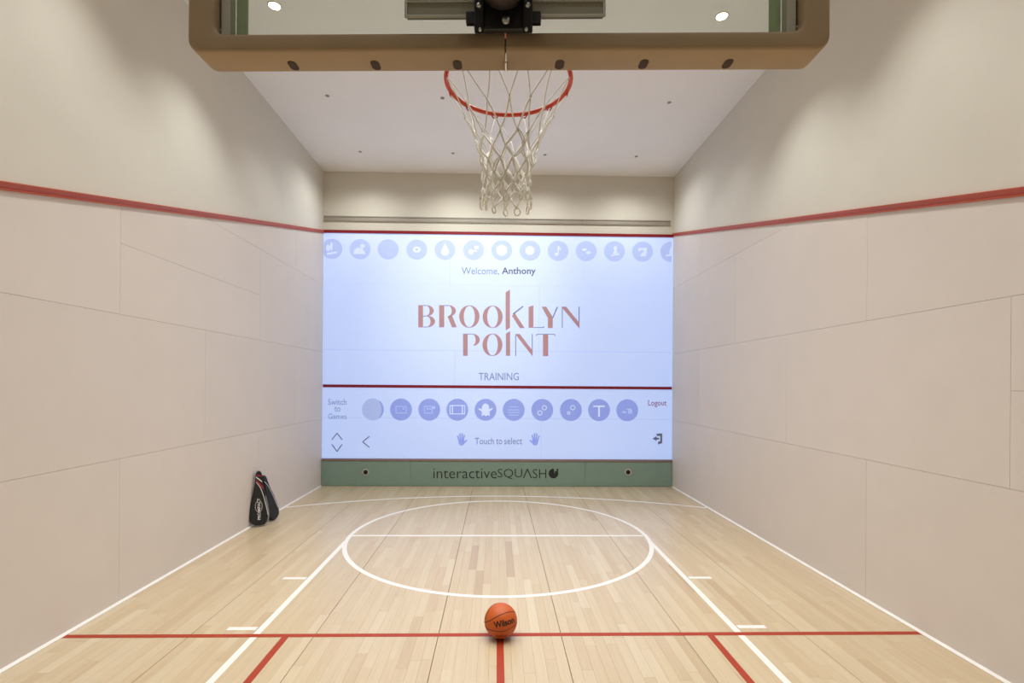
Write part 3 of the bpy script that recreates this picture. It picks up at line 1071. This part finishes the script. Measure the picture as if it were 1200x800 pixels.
seams = [[(-.985, -.08), (-.82, -.06), (-.65, -.02), (-.27, .19), (.11, .354), (.486, .457), (.86, .48)],
         [(-.95, -.29), (-.82, -.41), (-.65, -.5), (-.316, -.575), (.014, -.59), (.39, -.52), (.77, -.307), (.985, -.10)],
         [(-.96, .02), (-.906, .14), (-.764, .495), (-.55, .80), (-.316, .945)]]
for sm in seams:
    pp = smooth_path(sm)
    for sgn in (1, -1):
        pts = [on_ball(u, v, 0.9905) for u, v in pp]
        if sgn < 0:
            c0 = Vector((0, 0, BR + 0.0014))
            pts = [c0 - (p - c0) for p in pts]
        bm = bmesh.new()
        add_tube(bm, pts, 0.0030, 8)
        from_bm('ball_seam', bm, M['seam'], ball, smooth=True)


def ball_text(name, s, p0, p1, hgt, bold, arc):
    """word wrapped on the ball from p0 to p1 (view disc coordinates)"""
    V, Fs = text_polys(s, bold)
    bt = bmesh.new()
    bv = [bt.verts.new((a, b, 0)) for a, b in V]
    for f in Fs:
        try:
            bt.faces.new([bv[i] for i in f])
        except ValueError:
            pass
    bmesh.ops.triangulate(bt, faces=bt.faces)
    for _ in range(2):
        bmesh.ops.subdivide_edges(bt, edges=bt.edges[:], cuts=1, use_grid_fill=True)
    dx, dy = p1[0] - p0[0], p1[1] - p0[1]
    l = math.hypot(dx, dy)
    nx, ny = -dy / l, dx / l
    for v in bt.verts:
        a, b = v.co.x, v.co.y
        k = b * hgt - arc * 4 * a * (1 - a)
        v.co = on_ball(p0[0] + dx * a + nx * k, p0[1] + dy * a + ny * k, 1.006)
    me = bpy.data.meshes.new(name)
    bt.to_mesh(me)
    bt.free()
    return link(name, me, M['ball_print'], ball)


ball_text('ball_lettering', 'Wilson', (-.36, -.41), (.84, -.11), 0.35, 0.03, 0.04)
ball_text('ball_lettering', 'Evolution', (-.26, -.87), (.42, -.84), 0.12, 0.01, 0.03)

# ------------------------------------------------------------------ racket covers leaning in the corner by the left wall
def racket_cover(foot, tip, wdir, label, front):
    foot, tip = Vector(foot), Vector(tip)
    t = empty('racket_cover', foot)
    up = (tip - foot)
    Ln = up.length
    up.normalize()
    wd = Vector(wdir)
    wd = (wd - up * wd.dot(up)).normalized()
    nn = wd.cross(up)               # out of the face, toward the viewer
    mat = Matrix((wd, nn * -1, up)).transposed()     # columns: x=width, y=into, z=up
    B = lambda p: mat @ Vector(p)
    half = [(0.0, 0.0), (0.045, 0.004), (0.082, 0.022), (0.108, 0.055), (0.120, 0.100), (0.121, 0.150), (0.114, 0.215), (0.100, 0.290),
            (0.082, 0.370), (0.064, 0.450), (0.049, 0.530), (0.041, 0.600), (0.038, 0.650), (0.030, 0.680), (0.014, 0.697), (0.0, 0.70)]
    k = Ln / 0.70
    outl = [(u, v * k) for u, v in half] + [(-u, v * k) for u, v in reversed(half[1:-1])]
    th = 0.028
    cov = bmesh.new()
    c = (0, 0.30)
    rings = []
    for yy, sc in ((-th, 0.90), (-th * 0.8, 0.965), (0, 1.0), (th * 0.8, 0.965), (th, 0.90)):
        rings.append([cov.verts.new(B((u * sc, yy, (v - 0.3) * (1 - (1 - sc) * 0.35) + 0.3))) for u, v in outl])
    n = len(outl)
    cov.faces.new(rings[0])
    cov.faces.new(list(reversed(rings[-1])))
    for a, b in zip(rings, rings[1:]):
        for i in range(n):
            cov.faces.new((a[i], b[i], b[(i + 1) % n], a[(i + 1) % n]))
    from_bm('cover_body', cov, M['bag'], t)
    yf = -th - 0.0012

    def deco(name, polys, m):
        bm = bmesh.new()
        for poly in polys:
            f = [bm.verts.new(B((u, yf, v))) for u, v in poly]
            g = [bm.verts.new(B((u, yf + 0.002, v))) for u, v in poly]
            bm.faces.new(f)
            q = len(f)
            for i in range(q):
                bm.faces.new((f[i], g[i], g[(i + 1) % q], f[(i + 1) % q]))
        return from_bm(name, bm, m, t)
    if front:
        deco('white_slash', [[(-0.038, 0.612), (-0.036, 0.628), (0.034, 0.562), (0.036, 0.545)]], M['bag_white'])
        deco('red_slash', [[(-0.034, 0.640), (-0.026, 0.652), (0.030, 0.628), (0.031, 0.616)],
                           [(-0.036, 0.570), (-0.038, 0.590), (0.046, 0.488), (0.050, 0.455), (0.040, 0.462)]], M['bag_red'])
    line = smooth_path([(-0.040, 0.555), (0.010, 0.475), (0.045, 0.360), (0.072, 0.240), (0.092, 0.120)], 5)
    strip = [(u - 0.004, v) for u, v in line] + [(u + 0.005, v) for u, v in reversed(line)]
    deco('white_piping', [[line_a, line_b, (line_b[0] + 0.008, line_b[1]), (line_a[0] + 0.008, line_a[1])] for line_a, line_b in zip(line, line[1:])], M['bag_white'])
    rim_ = [(u, v) for u, v in half[2:9]]
    deco('silver_edge', [[(p[0] * 0.80, p[1]), (p[0] * 0.90, p[1]), (q[0] * 0.90, q[1]), (q[0] * 0.80, q[1])] for p, q in zip(rim_, rim_[1:])], M['bag_side'])
    # grey gusset along one edge
    bm = bmesh.new()
    g0 = [(u, v) for u, v in outl[2:11]]
    for (a, b) in zip(g0, g0[1:]):
        bm.faces.new([bm.verts.new(B((p[0] * 1.004 + 0.0015, yy, p[1]))) for p, yy in ((a, -0.012), (b, -0.012), (b, 0.012), (a, 0.012))])
    bmesh.ops.solidify(bm, geom=bm.faces[:], thickness=0.001)
    from_bm('side_gusset', bm, M['bag_side'], t)
    if front:
        V, Fs = text_polys('PROIMPACT', 0.02)
        pts = [tuple(B((0.008 - b * 0.036, yf - 0.0006, 0.075 + a * 0.27))) for a, b in V]
        me = bpy.data.meshes.new('cover_lettering')
        me.from_pydata(pts, [], Fs)
        link('cover_lettering', me, M['bag_white'], t)
        arc = [ellipse(-0.010, 0.245, 0.040, 0.075, 14, -1.2, 1.2), ellipse(-0.010, 0.245, 0.040, 0.075, 14, PI - 1.0, PI + 1.0)]
        deco('cover_emblem', [[p, q, (q[0] - 0.004, q[1]), (p[0] - 0.004, p[1])] for ar in arc for p, q in zip(ar, ar[1:])], M['bag_white'])
    bm = bmesh.new()
    add_tube(bm, [B((-0.118, 0, 0.07)), B((-0.132, 0, 0.085)), B((-0.134, 0, 0.11)), B((-0.120, 0, 0.125))], 0.006, 6)
    from_bm('strap_loop', bm, M['bag'], t)
    tag(t, label, 'racket cover', 'racket covers leaning on the wall')
    return t


racket_cover((-3.082, 6.60, 0.014), (-3.140, 6.68, 0.705), (0.83, 0.55, 0), 'black racket cover with white lettering facing out, nearer one by the left wall', True)
racket_cover((-3.035, 6.93, 0.010), (-3.150, 6.81, 0.62), (0.12, 0.99, 0), 'black racket cover seen edge-on behind the lettered one', False)

bpy.context.view_layer.update()
